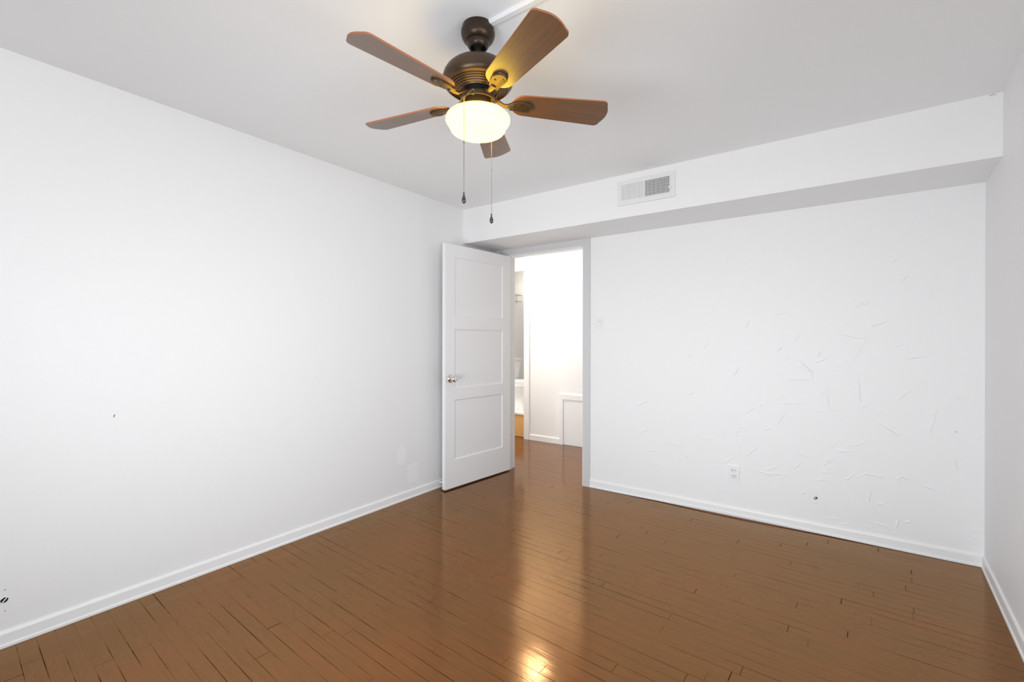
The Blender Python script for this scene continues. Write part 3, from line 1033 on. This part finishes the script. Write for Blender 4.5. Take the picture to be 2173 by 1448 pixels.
for lx_, ly_, lab in ((0.06, 0.66, 'small warm flush ceiling light in the hallway just past the doorway'), (-0.85, 0.66, 'added unseen ceiling light to the left, brightening the hallway')):  # second one is added out of view to brighten the hall
    hl = thing('ceiling_light', lab, 'ceiling light', (lx_, ly_, HC), group='flush ceiling lights in the hallway')
    q_ = 0.55 if lx_ > 0 else 1.0
    bm = lathe([(0, -.0005), (.175 * q_, -.0005), (.175 * q_, -.012), (.168 * q_, -.018), (0, -.018)], 40)
    obj('lamp_base', bm, TRIM, hl, smooth=35)
    bm = lathe([(.165 * q_, -.018), (.162 * q_, -.030), (.135 * q_, -.046), (.08 * q_, -.058), (0, -.062)], 40)
    obj('lamp_glass', bm, HALLGLOW if lx_ > 0 else HALLFILL, hl, smooth=True)

# ------------------------------------------------------------------ bathroom: toilet, rack, lamp
TX, TY = -1.19, 1.715
tl = thing('toilet', 'white toilet glimpsed through the bathroom doorway', 'toilet', (TX, TY, STEP))


def loft(secs, n=32, bm=None):
    """secs: (cx, z, rx_back, rx_front, ry)"""
    bm = bm or bmesh.new()
    rs = []
    for cx, z, rb, rf, ry in secs:
        ring = []
        for i in range(n):
            a = 2 * math.pi * i / n
            c, s = math.cos(a), math.sin(a)
            ring.append(bm.verts.new((cx + (rf if c > 0 else rb) * c, ry * s, z)))
        rs.append(ring)
    for a, b in zip(rs, rs[1:]):
        for i in range(n):
            bm.faces.new((a[i], a[(i + 1) % n], b[(i + 1) % n], b[i]))
    bm.faces.new(rs[0][::-1])
    bm.faces.new(rs[-1])
    return bm


# tank, narrowing towards the bottom
bm = bmesh.new()
T0 = [(0.015, .185, -.165, .165, .375), (0.010, .222, -.205, .205, .672)]
rs = []
for x0_, x1_, y0_, y1_, z_ in T0:
    rs.append([bm.verts.new(q) for q in ((x0_, y0_, z_), (x1_, y0_, z_), (x1_, y1_, z_), (x0_, y1_, z_))])
for i in range(4):
    bm.faces.new((rs[0][i], rs[0][(i + 1) % 4], rs[1][(i + 1) % 4], rs[1][i]))
bm.faces.new(rs[0][::-1])
bm.faces.new(rs[1])
bmesh.ops.bevel(bm, geom=list(bm.edges), offset=.018, segments=3, profile=.5, affect='EDGES')
obj('tank', bm, PORC, tl, smooth=50)
bm = boxes(((0.004, -.213, .672), (.232, .213, .708)), bev=.009)
obj('tank_lid', bm, PORC, tl, smooth=50)
bm = loft([(.30, 0, .17, .19, .105), (.30, .02, .17, .19, .105), (.30, .10, .16, .16, .090), (.31, .18, .17, .19, .105), (.34, .26, .20, .26, .150), (.37, .325, .22, .295, .178), (.38, .362, .23, .305, .185), (.38, .372, .225, .30, .180)])
obj('bowl', bm, PORC, tl, smooth=60)
bm = loft([(.38, .372, .19, .300, .180), (.38, .376, .20, .312, .188), (.38, .388, .20, .312, .188), (.38, .392, .195, .305, .182)])
obj('seat', bm, PORC, tl, smooth=50)
bm = loft([(.38, .394, .20, .308, .184), (.38, .398, .205, .314, .189), (.38, .410, .20, .305, .182), (.38, .416, .15, .24, .130)])
obj('seat_lid', bm, PORC, tl, smooth=50)
bm = lathe([(0, 0), (.012, 0), (.010, .008), (0, .012)], 16, mx=Matrix.Translation((.36, -.100, .02)))
obj('bolt_cap', bm, PLASTIC, tl, smooth=True)

rk = thing('wall_rack', 'thin two-rail chrome rack on the bathroom wall above the toilet', 'wall rack', (-1.19, 1.55, 1.80))
for z in (0.03, 0.125):
    bm = bmesh.new()
    tube(bm, [(.05, 0, z), (.05, .62, z)], .005, 10)
    obj('rail', bm, VENTG, rk, smooth=True)
for y in (0.03, 0.59):
    bm = bmesh.new()
    for z in (0.03, 0.125):
        tube(bm, [(0, y, z), (.05, y, z)], .004, 8)
    box(bm, (0, y - .008, 0.01), (.003, y + .008, .145))
    obj('rack_bracket', bm, PLASTIC, rk)

vl = thing('vanity_light', 'warm globe light on the bathroom wall', 'wall light', (-0.88, 2.90, 2.10))
bm = lathe([(0, 0), (.05, 0), (.05, .02), (.02, .03), (.02, .06), (0, .06)], 24, mx=Matrix.Rotation(R(90), 4, 'X'))
obj('lamp_base', bm, CHROME, vl, smooth=40)
bm = bmesh.new()
bmesh.ops.create_uvsphere(bm, u_segments=24, v_segments=16, radius=.075, matrix=Matrix.Translation((0, -.13, 0)))
obj('lamp_glass', bm, BATHGLOW, vl, smooth=True)
